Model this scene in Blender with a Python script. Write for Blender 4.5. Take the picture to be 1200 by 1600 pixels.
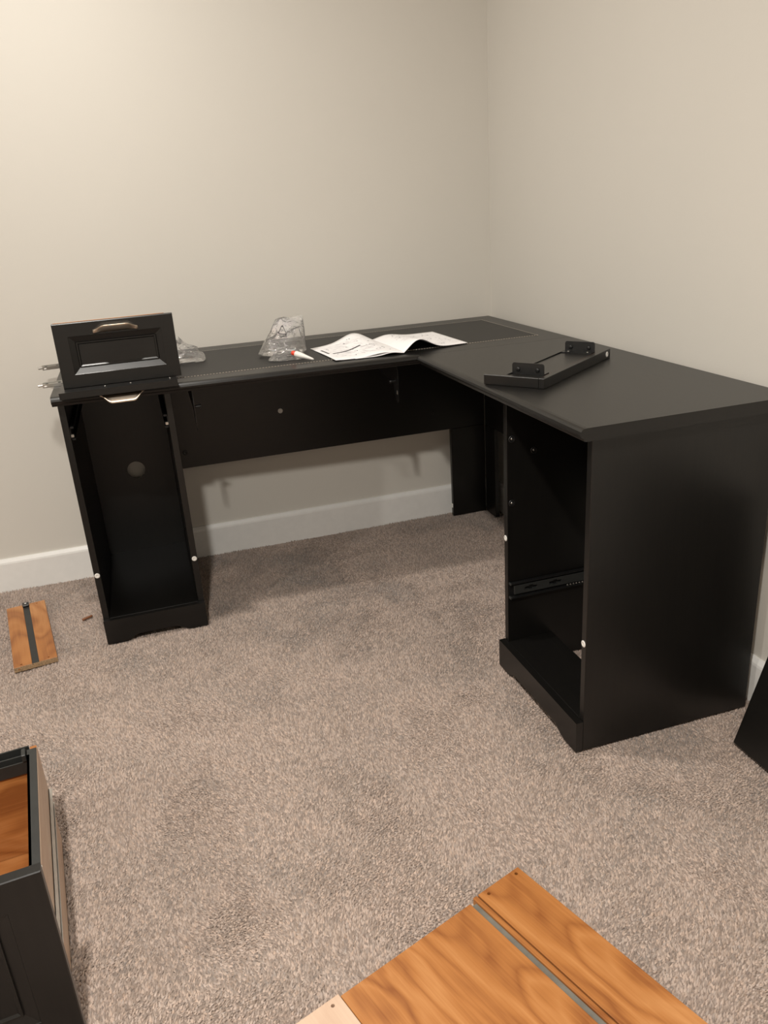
import bpy, bmesh, math, random
import numpy as np
from mathutils import Vector, Matrix

# ------------------------------------------------------------------ scene, camera, world, exposure
for o in list(bpy.data.objects):
    bpy.data.objects.remove(o)
scene = bpy.context.scene
COL = scene.collection
random.seed(7)
rng = np.random.default_rng(11)
R = math.radians

cam_d = bpy.data.cameras.new('camera')
cam_d.sensor_fit = 'AUTO'
cam_d.sensor_width = 36.0
cam_d.lens = 1246.25 / 1600.0 * 36.0
cam_d.clip_start = 0.02
cam = bpy.data.objects.new('camera', cam_d)
COL.objects.link(cam)
_r, _u, _f = ((0.952005, -0.299384, -0.063687), (0.165222, 0.327487, 0.930298), (0.257659, 0.89617, -0.361234))
cam.matrix_world = Matrix(((_r[0], _u[0], -_f[0], -1.28663), (_r[1], _u[1], -_f[1], -2.82700),
                           (_r[2], _u[2], -_f[2], 1.18256), (0, 0, 0, 1)))
scene.camera = cam

world = bpy.data.worlds.new('world')
scene.world = world
world.use_nodes = True
world.node_tree.nodes['Background'].inputs['Color'].default_value = (1.0, 0.86, 0.7, 1)
world.node_tree.nodes['Background'].inputs['Strength'].default_value = 0.0

vs = scene.view_settings
vs.view_transform = 'Standard'
vs.look = 'None'
vs.gamma = 1.0
vs.exposure = 0.06
try:
    vs.use_curve_mapping = False
except Exception:
    pass

CEIL = 2.44
LAMP_RGB = (1.0, 0.955, 0.885)
LAMPS = [  # x, y, watts, name of the light, label: each one placed from a shadow edge in the room
    (-1.50, -0.93, 21.0, 'ceiling_lamp_over_desk_offscreen', 'round recessed ceiling lamp over the corner desk'),
    (-1.54, -2.82, 56.0, 'ceiling_lamp_over_carpet_offscreen', 'round recessed ceiling lamp over the carpet facing the desk'),
    (-4.40, -2.82, 56.0, 'ceiling_lamp_far_left_offscreen', 'round recessed ceiling lamp far out on the left of the room'),
]

# ------------------------------------------------------------------ materials
def new_mat(name):
    m = bpy.data.materials.new(name)
    m.use_nodes = True
    nt = m.node_tree
    b = nt.nodes['Principled BSDF']
    return m, nt, b

def N(nt, typ, **kw):
    n = nt.nodes.new(typ)
    for k, v in kw.items():
        if k in n.inputs:
            n.inputs[k].default_value = v
        else:
            setattr(n, k, v)
    return n

def L(nt, a, b):
    nt.links.new(a, b)

def coords(nt, scale=(1, 1, 1), out='Object'):
    tc = N(nt, 'ShaderNodeTexCoord')
    mp = N(nt, 'ShaderNodeMapping')
    mp.inputs['Scale'].default_value = scale
    L(nt, tc.outputs[out], mp.inputs['Vector'])
    return mp.outputs['Vector']

def ramp(nt, fac, stops):
    r = N(nt, 'ShaderNodeValToRGB')
    cr = r.color_ramp
    cr.elements[0].position = stops[0][0]
    cr.elements[0].color = (*stops[0][1], 1)
    cr.elements[1].position = stops[-1][0]
    cr.elements[1].color = (*stops[-1][1], 1)
    for p, c in stops[1:-1]:
        e = cr.elements.new(p)
        e.color = (*c, 1)
    L(nt, fac, r.inputs['Fac'])
    return r.outputs['Color']

def add_bump(nt, b, height, strength, dist):
    bp = N(nt, 'ShaderNodeBump')
    bp.inputs['Strength'].default_value = strength
    bp.inputs['Distance'].default_value = dist
    L(nt, height, bp.inputs['Height'])
    L(nt, bp.outputs['Normal'], b.inputs['Normal'])

def mat_plain(name, col, rough=0.5, metal=0.0, spec=0.5, noise=0.0, nscale=40, bump=0.0):
    m, nt, b = new_mat(name)
    b.inputs['Roughness'].default_value = rough
    b.inputs['Metallic'].default_value = metal
    b.inputs['Specular IOR Level'].default_value = spec
    v = coords(nt)
    nz = N(nt, 'ShaderNodeTexNoise', Scale=nscale, Detail=4.0)
    L(nt, v, nz.inputs['Vector'])
    lo = tuple(c * (1 - noise) for c in col)
    hi = tuple(min(1, c * (1 + noise)) for c in col)
    L(nt, ramp(nt, nz.outputs['Fac'], [(0.3, lo), (0.7, hi)]), b.inputs['Base Color'])
    if bump:
        add_bump(nt, b, nz.outputs['Fac'], bump, 0.001)
    return m

def mat_wall(name, col):
    m, nt, b = new_mat(name)
    b.inputs['Roughness'].default_value = 0.55
    b.inputs['Specular IOR Level'].default_value = 0.3
    v = coords(nt)
    big = N(nt, 'ShaderNodeTexNoise', Scale=1.3, Detail=3.0)
    L(nt, v, big.inputs['Vector'])
    L(nt, ramp(nt, big.outputs['Fac'], [(0.3, tuple(c * .985 for c in col)), (0.7, tuple(c * 1.015 for c in col))]), b.inputs['Base Color'])
    nz = N(nt, 'ShaderNodeTexNoise', Scale=260.0, Detail=3.0)
    L(nt, v, nz.inputs['Vector'])
    add_bump(nt, b, nz.outputs['Fac'], 0.12, 0.0012)
    return m

def mat_laminate(name, col, rough, axis, amp=0.25, spec=0.5):
    """black wood-grain laminate; axis = grain direction"""
    m, nt, b = new_mat(name)
    sc = [180, 180, 180]
    sc[axis] = 6
    v = coords(nt, tuple(sc))
    nz = N(nt, 'ShaderNodeTexNoise', Scale=1.0, Detail=5.0, Roughness=0.6)
    L(nt, v, nz.inputs['Vector'])
    L(nt, ramp(nt, nz.outputs['Fac'], [(0.3, tuple(c * (1 - amp) for c in col)), (0.75, tuple(c * (1 + amp) for c in col))]), b.inputs['Base Color'])
    b.inputs['Roughness'].default_value = rough
    b.inputs['Specular IOR Level'].default_value = spec
    add_bump(nt, b, nz.outputs['Fac'], 0.10, 0.0006)
    return m

def mat_wood(name, dark, mid, light, axis=0, rough=0.38, scale=1.0):
    m, nt, b = new_mat(name)
    sc = [7 * scale] * 3
    sc[axis] = 2.0 * scale
    v = coords(nt, tuple(sc))
    rings = N(nt, 'ShaderNodeTexNoise', Scale=1.1, Detail=2.0, Roughness=0.45, Distortion=0.9)
    L(nt, v, rings.inputs['Vector'])
    mul = N(nt, 'ShaderNodeMath', operation='MULTIPLY')
    mul.inputs[1].default_value = 13.0
    L(nt, rings.outputs['Fac'], mul.inputs[0])
    pp = N(nt, 'ShaderNodeMath', operation='PINGPONG')
    pp.inputs[1].default_value = 1.0
    L(nt, mul.outputs[0], pp.inputs[0])
    sc2 = [320] * 3
    sc2[axis] = 7
    fv = coords(nt, tuple(sc2))
    fine = N(nt, 'ShaderNodeTexNoise', Scale=1.0, Detail=3.0)
    L(nt, fv, fine.inputs['Vector'])
    add = N(nt, 'ShaderNodeMath', operation='MULTIPLY_ADD')
    add.inputs[1].default_value = 0.44
    L(nt, pp.outputs[0], add.inputs[0])
    f2 = N(nt, 'ShaderNodeMath', operation='MULTIPLY')
    f2.inputs[1].default_value = 0.45
    L(nt, fine.outputs['Fac'], f2.inputs[0])
    L(nt, f2.outputs[0], add.inputs[2])
    # broad lighter figure drifting through the grain
    sc3 = [5] * 3
    sc3[axis] = 3
    bv = coords(nt, tuple(sc3))
    broad = N(nt, 'ShaderNodeTexNoise', Scale=1.3, Detail=3.0, Distortion=1.0)
    L(nt, bv, broad.inputs['Vector'])
    ad2 = N(nt, 'ShaderNodeMath', operation='MULTIPLY_ADD')
    ad2.inputs[1].default_value = 0.9
    ad2.inputs[2].default_value = -0.45
    L(nt, broad.outputs['Fac'], ad2.inputs[0])
    tot = N(nt, 'ShaderNodeMath', operation='ADD')
    L(nt, add.outputs[0], tot.inputs[0]); L(nt, ad2.outputs[0], tot.inputs[1])
    L(nt, ramp(nt, tot.outputs[0], [(0.10, dark), (0.45, mid), (0.90, light)]), b.inputs['Base Color'])
    b.inputs['Roughness'].default_value = rough
    b.inputs['Specular IOR Level'].default_value = 0.4
    return m

def mat_film(name, haze=0.06):
    m = bpy.data.materials.new(name)
    m.use_nodes = True
    nt = m.node_tree
    nt.nodes.clear()
    out = N(nt, 'ShaderNodeOutputMaterial')
    tr = N(nt, 'ShaderNodeBsdfTransparent')
    tr.inputs['Color'].default_value = (0.985, 0.985, 0.985, 1)
    gl = N(nt, 'ShaderNodeBsdfGlossy')
    gl.inputs['Roughness'].default_value = 0.07
    gl.inputs['Color'].default_value = (1, 1, 1, 1)
    df = N(nt, 'ShaderNodeBsdfTranslucent')
    df.inputs['Color'].default_value = (0.8, 0.8, 0.8, 1)
    d2 = N(nt, 'ShaderNodeBsdfDiffuse')
    d2.inputs['Color'].default_value = (0.8, 0.8, 0.8, 1)
    fr = N(nt, 'ShaderNodeFresnel', IOR=1.55)
    v = coords(nt)
    nz = N(nt, 'ShaderNodeTexNoise', Scale=70.0, Detail=3.0, Distortion=1.6)
    L(nt, v, nz.inputs['Vector'])
    bp = N(nt, 'ShaderNodeBump')
    bp.inputs['Strength'].default_value = 0.7
    bp.inputs['Distance'].default_value = 0.006
    L(nt, nz.outputs['Fac'], bp.inputs['Height'])
    for s in (gl, fr, d2):
        L(nt, bp.outputs['Normal'], s.inputs['Normal'])
    m0 = N(nt, 'ShaderNodeMixShader')
    m0.inputs[0].default_value = 0.5
    L(nt, df.outputs[0], m0.inputs[1]); L(nt, d2.outputs[0], m0.inputs[2])
    m1 = N(nt, 'ShaderNodeMixShader')
    m1.inputs[0].default_value = haze
    L(nt, tr.outputs[0], m1.inputs[1]); L(nt, m0.outputs[0], m1.inputs[2])
    m2 = N(nt, 'ShaderNodeMixShader')
    mu = N(nt, 'ShaderNodeMath', operation='MULTIPLY_ADD', use_clamp=True)
    mu.inputs[1].default_value = 1.25
    mu.inputs[2].default_value = 0.02
    L(nt, fr.outputs[0], mu.inputs[0]); L(nt, mu.outputs[0], m2.inputs[0])
    L(nt, m1.outputs[0], m2.inputs[1]); L(nt, gl.outputs[0], m2.inputs[2])
    L(nt, m2.outputs[0], out.inputs['Surface'])
    return m

def mat_carpet(name, attr):
    m, nt, b = new_mat(name)
    b.inputs['Roughness'].default_value = 0.9
    b.inputs['Specular IOR Level'].default_value = 0.15
    b.inputs['Sheen Weight'].default_value = 0.15
    if attr:
        a = N(nt, 'ShaderNodeAttribute', attribute_name='pile_colour')
        L(nt, a.outputs['Color'], b.inputs['Base Color'])
    else:
        v = coords(nt)
        n2 = N(nt, 'ShaderNodeTexNoise', Scale=230.0, Detail=2.0)
        L(nt, v, n2.inputs['Vector'])
        L(nt, ramp(nt, n2.outputs['Fac'], [(0.3, tuple(c * .55 for c in CARPET)), (0.7, tuple(c * .95 for c in CARPET))]), b.inputs['Base Color'])
        add_bump(nt, b, n2.outputs['Fac'], 1.0, 0.006)
    return m

CARPET = (0.425, 0.338, 0.286)
M = {}
M['wall'] = mat_wall('wall_paint', (0.645, 0.617, 0.563))
M['ceiling'] = mat_wall('ceiling_paint', (0.86, 0.85, 0.83))
M['trim'] = mat_plain('trim_paint', (0.82, 0.81, 0.785), 0.32, noise=0.02)
M['carpet'] = mat_carpet('carpet_base', False)
M['pile'] = mat_carpet('carpet_pile', True)
M['black_x'] = mat_laminate('black_laminate_x', (0.0060, 0.0054, 0.0048), 0.34, 0, spec=0.5)
M['black_y'] = mat_laminate('black_laminate_y', (0.0060, 0.0054, 0.0048), 0.34, 1, spec=0.5)
M['black_z'] = mat_laminate('black_laminate_z', (0.0060, 0.0054, 0.0048), 0.34, 2, spec=0.5)
M['inlay'] = mat_plain('inlay_leatherette', (0.0080, 0.0078, 0.0074), 0.50, noise=0.3, nscale=400, bump=0.3)
M['stitch'] = mat_plain('stitch_thread', (0.36, 0.32, 0.27), 0.7, noise=0.1)
M['black_plastic'] = mat_plain('black_plastic', (0.010, 0.010, 0.010), 0.35, noise=0.1)
M['black_metal'] = mat_plain('black_metal', (0.02, 0.02, 0.02), 0.32, metal=0.5, noise=0.1)
M['grey_rail'] = mat_plain('grey_rail', (0.022, 0.023, 0.022), 0.45, noise=0.1)
M['steel'] = mat_plain('zinc_steel', (0.62, 0.61, 0.58), 0.28, metal=1.0, noise=0.08)
M['nickel'] = mat_plain('satin_nickel', (0.62, 0.52, 0.42), 0.34, metal=1.0, noise=0.05)
M['white_plastic'] = mat_plain('white_plastic', (0.80, 0.78, 0.74), 0.4, noise=0.03)
M['red_plastic'] = mat_plain('red_plastic', (0.75, 0.06, 0.025), 0.4, noise=0.05)
M['paper'] = mat_plain('paper', (0.92, 0.905, 0.91), 0.7, noise=0.015)
M['ink'] = mat_plain('ink', (0.06, 0.055, 0.06), 0.7, noise=0.1)
M['ink_soft'] = mat_plain('ink_soft', (0.55, 0.53, 0.55), 0.7, noise=0.2)
M['film'] = mat_film('clear_film', 0.07)
M['film_crumpled'] = mat_film('crumpled_film', 0.15)
M['wood_x'] = mat_wood('honey_wood', (0.27, 0.092, 0.024), (0.43, 0.172, 0.048), (0.56, 0.26, 0.092), 0)
M['wood_y'] = mat_wood('honey_wood_y', (0.27, 0.092, 0.024), (0.43, 0.172, 0.048), (0.56, 0.26, 0.092), 1)
M['wood_pale'] = mat_wood('pale_wood', (0.58, 0.40, 0.29), (0.65, 0.475, 0.35), (0.70, 0.54, 0.41), 0)
M['wood_pale_y'] = mat_wood('pale_wood_y', (0.58, 0.40, 0.29), (0.65, 0.475, 0.35), (0.70, 0.54, 0.41), 1)
M['board_core'] = mat_plain('particle_board', (0.30, 0.20, 0.11), 0.8, noise=0.4, nscale=350)
M['brown_wood'] = mat_plain('brown_dowel', (0.24, 0.095, 0.04), 0.6, noise=0.2)
M['red_edge'] = mat_plain('raw_red_edge', (0.14, 0.05, 0.028), 0.6, noise=0.2)
M['strip_grey'] = mat_plain('strip_grey', (0.16, 0.15, 0.125), 0.6, noise=0.15)

# ------------------------------------------------------------------ mesh helpers
def link(name, me, mat, parent=None, smooth=False, **props):
    o = bpy.data.objects.new(name, me)
    COL.objects.link(o)
    if mat is not None:
        me.materials.append(mat)
    if smooth:
        me.polygons.foreach_set('use_smooth', [True] * len(me.polygons))
    if parent is not None:
        o.parent = parent
    for k, v in props.items():
        o[k] = v
    return o

def from_bm(name, bm, mat, parent=None, smooth=False, **props):
    bmesh.ops.recalc_face_normals(bm, faces=bm.faces[:])
    me = bpy.data.meshes.new(name)
    bm.to_mesh(me)
    bm.free()
    return link(name, me, mat, parent, smooth, **props)

def bm_box(bm, x0, x1, y0, y1, z0, z1, bevel=0.0, mtx=None):
    vsx = [bm.verts.new((x, y, z)) for x in (x0, x1) for y in (y0, y1) for z in (z0, z1)]
    idx = [(0, 1, 3, 2), (4, 6, 7, 5), (0, 4, 5, 1), (2, 3, 7, 6), (0, 2, 6, 4), (1, 5, 7, 3)]
    fs = [bm.faces.new([vsx[i] for i in f]) for f in idx]
    if mtx is not None:
        bmesh.ops.transform(bm, matrix=mtx, verts=vsx)
    if bevel:
        es = list({e for f in fs for e in f.edges})
        bmesh.ops.bevel(bm, geom=es, offset=bevel, segments=1, affect='EDGES')

def box(name, mat, parent, x, y, z, bevel=0.001, **props):
    bm = bmesh.new()
    bm_box(bm, min(x), max(x), min(y), max(y), min(z), max(z), bevel)
    return from_bm(name, bm, mat, parent, **props)

def boxes(name, mat, parent, lst, bevel=0.0, **props):
    bm = bmesh.new()
    for x, y, z in lst:
        bm_box(bm, min(x), max(x), min(y), max(y), min(z), max(z), bevel)
    return from_bm(name, bm, mat, parent, **props)

def prism(name, mat, parent, pts, axis, a, b, bevel=0.0, smooth=False, **props):
    """extrude closed 2-D outline pts between a and b along axis (pts in the two other axes, in xyz order)"""
    def P(p, t):
        q = list(p)
        q.insert(axis, t)
        return q
    bm = bmesh.new()
    A = [bm.verts.new(P(p, a)) for p in pts]
    B = [bm.verts.new(P(p, b)) for p in pts]
    n = len(pts)
    bm.faces.new(A); bm.faces.new(B[::-1])
    for i in range(n):
        bm.faces.new((A[i], A[(i + 1) % n], B[(i + 1) % n], B[i]))
    return from_bm(name, bm, mat, parent, smooth, **props)

def bm_cyl(bm, c, axis, r0, r1, length, n=16, cap=True):
    """cylinder/cone from c along +axis vector"""
    ax = Vector(axis).normalized()
    t = Vector((0, 0, 1)) if abs(ax.z) < 0.9 else Vector((1, 0, 0))
    u = ax.cross(t).normalized(); w = ax.cross(u)
    c = Vector(c)
    A = [bm.verts.new(c + (u * math.cos(2 * math.pi * i / n) + w * math.sin(2 * math.pi * i / n)) * r0) for i in range(n)]
    B = [bm.verts.new(c + ax * length + (u * math.cos(2 * math.pi * i / n) + w * math.sin(2 * math.pi * i / n)) * r1) for i in range(n)]
    for i in range(n):
        bm.faces.new((A[i], A[(i + 1) % n], B[(i + 1) % n], B[i]))
    if cap:
        bm.faces.new(A[::-1]); bm.faces.new(B)

def bm_lathe(bm, c, axis, prof, n=20):
    ax = Vector(axis).normalized()
    t = Vector((0, 0, 1)) if abs(ax.z) < 0.9 else Vector((1, 0, 0))
    u = ax.cross(t).normalized(); w = ax.cross(u)
    c = Vector(c)
    rings = []
    for h, r in prof:
        rings.append([bm.verts.new(c + ax * h + (u * math.cos(2 * math.pi * i / n) + w * math.sin(2 * math.pi * i / n)) * r) for i in range(n)])
    for A, B in zip(rings, rings[1:]):
        for i in range(n):
            bm.faces.new((A[i], A[(i + 1) % n], B[(i + 1) % n], B[i]))
    bm.faces.new(rings[0][::-1]); bm.faces.new(rings[-1])

def lathe(name, mat, parent, c, axis, prof, n=20, smooth=True, **props):
    bm = bmesh.new()
    bm_lathe(bm, c, axis, prof, n)
    return from_bm(name, bm, mat, parent, smooth, **props)

def empty(name, label, cat, loc=(0, 0, 0), rotz=0.0, group=None, rot=None):
    o = bpy.data.objects.new(name, None)
    COL.objects.link(o)
    o.empty_display_size = 0.05
    o.location = loc
    o.rotation_euler = rot if rot else (0, 0, rotz)
    o['label'] = label
    o['category'] = cat
    if group:
        o['group'] = group
    return o

def tag(o, label, cat, group=None):
    o['label'] = label
    o['category'] = cat
    if group:
        o['group'] = group
    return o

def cut(target, bm):
    """subtract the closed shape in bm (same local frame as target) from target's mesh"""
    bmesh.ops.recalc_face_normals(bm, faces=bm.faces[:])
    cm = bpy.data.meshes.new('cutter')
    bm.to_mesh(cm); bm.free()
    c = bpy.data.objects.new('cutter', cm)
    COL.objects.link(c)
    keep = target.parent
    target.parent = None
    md = target.modifiers.new('cut', 'BOOLEAN')
    md.operation = 'DIFFERENCE'; md.solver = 'EXACT'; md.object = c
    bpy.context.view_layer.update()
    dg = bpy.context.evaluated_depsgraph_get()
    new = bpy.data.meshes.new_from_object(target.evaluated_get(dg))
    target.modifiers.remove(md)
    target.data = new
    target.parent = keep
    bpy.data.objects.remove(c)

def drill(target, p, axis, r=0.0030, depth=0.010):
    """blind hole going from p along axis"""
    bm = bmesh.new()
    a = Vector(axis).normalized()
    bm_cyl(bm, Vector(p) - a * 0.002, a, r, r, depth + 0.002, 12)
    cut(target, bm)

# ------------------------------------------------------------------ room
RX, RY = -5.8, -4.8          # extent of the room (corner of the two visible walls at the origin)
FL = -0.007                  # carpet backing level; pile tips reach about z = 0
T = 0.1
def struct(name, x, y, z, mat):
    return box(name, mat, None, x, y, z, 0, kind='structure')
floor = struct('floor', (RX, 0), (RY, 0), (FL - 0.05, FL), M['carpet'])
struct('ceiling', (RX, 0), (RY, 0), (CEIL, CEIL + T), M['ceiling'])
struct('wall_back', (RX - T, T), (0, T), (FL - 0.05, CEIL + T), M['wall'])
struct('wall_right', (0, T), (RY - T, 0), (FL - 0.05, CEIL + T), M['wall'])
struct('wall_left', (RX - T, RX), (RY - T, 0), (FL - 0.05, CEIL + T), M['wall'])
struct('wall_front', (RX, 0), (RY - T, RY), (FL - 0.05, CEIL + T), M['wall'])
BH = 0.113
bprof = [(0.0, FL), (-0.015, FL), (-0.015, BH - 0.016), (-0.0135, BH - 0.010), (-0.009, BH - 0.004), (-0.006, BH), (0.0, BH)]
prism('baseboard_back', M['trim'], None, [(y, z) for y, z in bprof], 0, RX, -0.0002, kind='structure')
prism('baseboard_right', M['trim'], None, [(x, z) for x, z in bprof], 1, RY, -0.0152, kind='structure')

# recessed ceiling lamps
for lx, ly, watts, lname, lab in LAMPS:
    e = empty('ceiling_lamp', lab, 'lamp', (lx, ly, CEIL), group='recessed ceiling lamps')
    bm = bmesh.new()
    n = 32
    prof = [(0.092, 0.0), (0.092, -0.004), (0.084, -0.008), (0.074, -0.006), (0.072, 0.0)]
    rings = [[bm.verts.new((r * math.cos(2 * math.pi * k / n), r * math.sin(2 * math.pi * k / n), z)) for k in range(n)] for r, z in prof]
    for A, B in zip(rings, rings[1:]):
        for k in range(n):
            bm.faces.new((A[k], A[(k + 1) % n], B[(k + 1) % n], B[k]))
    from_bm('trim_ring', bm, M['trim'], e, True)
    bm = bmesh.new()
    bm_cyl(bm, (0, 0, -0.0012), (0, 0, 1), 0.0725, 0.0725, 0.001, 32)
    from_bm('lens', bm, M['white_plastic'], e)
    ld = bpy.data.lights.new(lname, 'AREA')
    ld.shape = 'DISK'
    ld.size = 0.12
    ld.energy = watts
    ld.color = LAMP_RGB
    lo = bpy.data.objects.new(lname, ld)
    COL.objects.link(lo)
    lo.parent = e
    lo.location = (0, 0, -0.012)

# ------------------------------------------------------------------ carpet pile (uncountable: one object)
def vnoise(x, y, scale, seed, octaves=3, rough=0.55):
    out = np.zeros_like(x)
    amp, tot = 1.0, 0.0
    for k in range(octaves):
        g = np.random.default_rng(seed + k).random((256, 256))
        fx, fy = x * scale * 2 ** k + 31.7 * k, y * scale * 2 ** k + 17.3 * k
        ix, iy = np.floor(fx).astype(int), np.floor(fy).astype(int)
        tx, ty = fx - ix, fy - iy
        tx = tx * tx * (3 - 2 * tx); ty = ty * ty * (3 - 2 * ty)
        a = g[ix % 256, iy % 256]; b_ = g[(ix + 1) % 256, iy % 256]
        c = g[ix % 256, (iy + 1) % 256]; d = g[(ix + 1) % 256, (iy + 1) % 256]
        out += amp * ((a * (1 - tx) + b_ * tx) * (1 - ty) + (c * (1 - tx) + d * tx) * ty)
        tot += amp
        amp *= rough
    return out / tot

def carpet_pile():
    sp = 0.0043
    xs = np.arange(-3.35, -0.016, sp)
    ys = np.arange(-3.15, -0.016, sp)
    X, Y = np.meshgrid(xs, ys)
    X = X.ravel(); Y = Y.ravel()
    X = np.clip(X + rng.uniform(-.5, .5, X.size) * sp, -3.35, -0.0165)
    Y = np.clip(Y + rng.uniform(-.5, .5, Y.size) * sp, -3.15, -0.0165)
    n = X.size
    # trodden and brushed patches: in some the pile lies flat, in others it stands up and shades itself
    blot = np.clip((0.55 * vnoise(X, Y, 6.0, 5, 5, 0.75) + 0.45 * vnoise(X, Y, 13.0, 70, 4, 0.75) - 0.49) * 5.2, -1, 1)
    flat = np.clip(0.5 + 0.5 * blot + rng.normal(0, 0.10, n), 0, 1)
    ang = vnoise(X, Y, 3.0, 50, 3) * 4 * math.pi + rng.normal(0, 0.9, n)
    lean = 0.0006 + 0.0062 * flat * (0.7 + 0.6 * rng.random(n))
    h = (0.0098 - 0.0062 * flat) * (0.80 + 0.25 * rng.random(n))
    r = 0.0029 + 0.0010 * rng.random(n)
    rot = rng.random(n) * 2 * math.pi
    V = np.zeros((n, 4, 3), np.float32)
    for k in range(3):
        a = rot + k * 2 * math.pi / 3
        V[:, k, 0] = X + r * np.cos(a)
        V[:, k, 1] = Y + r * np.sin(a)
        V[:, k, 2] = FL - 0.0005
    V[:, 3, 0] = X + lean * np.cos(ang)
    V[:, 3, 1] = Y + lean * np.sin(ang)
    V[:, 3, 2] = FL + h
    base = (np.arange(n) * 4)[:, None, None]
    F = np.array([[0, 1, 3], [1, 2, 3], [2, 0, 3]])[None] + base
    me = bpy.data.meshes.new('carpet_pile')
    me.vertices.add(n * 4)
    me.vertices.foreach_set('co', V.ravel())
    me.loops.add(n * 9)
    me.loops.foreach_set('vertex_index', F.ravel().astype(np.int32))
    me.polygons.add(n * 3)
    me.polygons.foreach_set('loop_start', (np.arange(n * 3) * 3).astype(np.int32))
    me.polygons.foreach_set('loop_total', np.full(n * 3, 3, np.int32))
    me.update(calc_edges=True)
    yarn = rng.random(n)
    val = 0.97 + 0.66 * (yarn - .5)      # flecked yarn, tuft by tuft
    c = np.array(CARPET)[None, :] * val[:, None]
    warm = rng.normal(0, 0.02, n)
    c[:, 0] *= 1 + warm; c[:, 2] *= 1 - warm
    C4 = np.ones((n, 4, 4), np.float32)
    C4[:, :, :3] = np.clip(c, 0, 1)[:, None, :]
    at = me.color_attributes.new('pile_colour', 'FLOAT_COLOR', 'POINT')
    at.data.foreach_set('color', C4.ravel())
    o = link('carpet_pile', me, M['pile'], floor)
    o['kind'] = 'stuff'
    o['label'] = 'mottled taupe cut-pile carpet'
carpet_pile()

# ------------------------------------------------------------------ the corner desk
H = 0.762
desk = empty('corner_desk', 'black L-shaped corner desk with two open pedestals and inlaid top', 'desk')
TH = 0.027
XL, XI = -1.532, -0.523          # left end, front edge of the right wing
YF_L, YF_I = -0.600, -0.630      # front edge of the left wing (left end / inner corner)
YN = -1.543                      # near end of the right wing
G = -0.021

NOSE = [(0.016, H), (0.010, H - 0.0006), (0.005, H - 0.0025), (0.0015, H - 0.0065), (0.0, H - 0.0115), (0.0012, H - 0.0165),
        (0.0045, H - 0.0195), (0.0075, H - 0.0205), (0.0085, H - 0.0235), (0.0105, H - TH + 0.0005), (0.014, H - TH)]

def top_slab(name, s0, s1, f0, f1, back, along):
    """slab with moulded front edge; runs along x ('x') or y ('y') from s0 to s1, its front line going from f0 to f1"""
    bm = bmesh.new()
    rings = []
    for s, f in ((s0, f0), (s1, f1)):
        pr = [(f + d, z) for d, z in NOSE] + [(back, H - TH), (back, H)]
        rings.append([bm.verts.new((s, q, z) if along == 'x' else (q, s, z)) for q, z in pr])
    A, B = rings
    n = len(A)
    for i in range(n):
        bm.faces.new((A[i], A[(i + 1) % n], B[(i + 1) % n], B[i]))
    bm.faces.new(A); bm.faces.new(B[::-1])
    return bm

# left top: moulded part and the plain part behind the right wing, one board
bm = top_slab('d', XL, XI + 0.012, YF_L, YF_I, G, 'x')
bm_box(bm, XI + 0.012, G, YF_I + 0.0005, G, H - TH, H)
top_l = from_bm('desktop', bm, M['black_x'], desk, label='long black desktop with a dark stitched inlay')
bm = top_slab('d', YN, YF_I - 0.0008, XI, XI, G, 'y')
top_r = from_bm('desktop', bm, M['black_y'], desk, label='plain black desktop of the right wing')
# inlay with piping of stitches
IX0, IX1, IY0, IY1 = -1.445, -0.088, -0.535, -0.112
def strip_mesh(z0, z1, x0, x1, y0, y1, bev):
    b2 = bmesh.new(); bm_box(b2, x0, x1, y0, y1, z0, z1, bev); return b2
from_bm('inlay', strip_mesh(H - 0.001, H + 0.0012, IX0, IX1, IY0, IY1, 0.0006), M['inlay'], top_l)
bm = bmesh.new()
for y in (IY0 - 0.002, IY1 + 0.002):
    x = IX0
    while x < IX1:
        bm_box(bm, x, x + 0.005, y - 0.0015, y + 0.0015, H - 0.0005, H + 0.0014)
        x += 0.0088
for x in (IX0 - 0.002, IX1 + 0.002):
    y = IY0
    while y < IY1:
        bm_box(bm, x - 0.0012, x + 0.0012, y, y + 0.005, H - 0.0005, H + 0.0009)
        y += 0.0088
from_bm('stitching', bm, M['stitch'], top_l, kind='stuff')

UZ = H - TH      # underside of the top

def cam_cap(parent, c, axis, r=0.0085, mat='white_plastic', name='cam_cap'):
    o = lathe(name, M[mat], parent, c, axis, [(0, r), (0.0010, r), (0.0018, r * .86), (0.0018, r * .5), (0.0010, r * .34), (0.0010, 0.0005)], 18)
    return o

# --- left pedestal: x -1.524 .. -1.2255, front y -0.545
PLX0, PLX1 = -1.524, -1.2255
PF, PB = -0.545, -0.028
for x0, x1, cx in ((PLX0, PLX0 + 0.018, -1.515), (PLX1 - 0.018, PLX1, -1.2345)):
    o = box('side_panel', M['black_z'], desk, (x0, x1), (PF, PB), (0.0, UZ))
    cam_cap(o, (cx, PF, 0.219), (0, -1, 0), 0.0078)
    inner = x1 if x0 == PLX0 else x0
    s = 1 if x0 == PLX0 else -1
    bm = bmesh.new()
    bm_box(bm, inner, inner + s * 0.002, PF + 0.004, PB - 0.05, 0.628, 0.666)
    bm_box(bm, inner, inner + s * 0.011, PF + 0.004, PB - 0.05, 0.628, 0.633)
    bm_box(bm, inner, inner + s * 0.011, PF + 0.004, PB - 0.05, 0.661, 0.666)
    from_bm('drawer_slide', bm, M['black_metal'], o)
    bm = bmesh.new()
    bm_box(bm, inner, inner + s * 0.009, PF + 0.002, PF + 0.010, 0.636, 0.645, 0.001)
    from_bm('slide_latch', bm, M['steel'], o)
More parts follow.
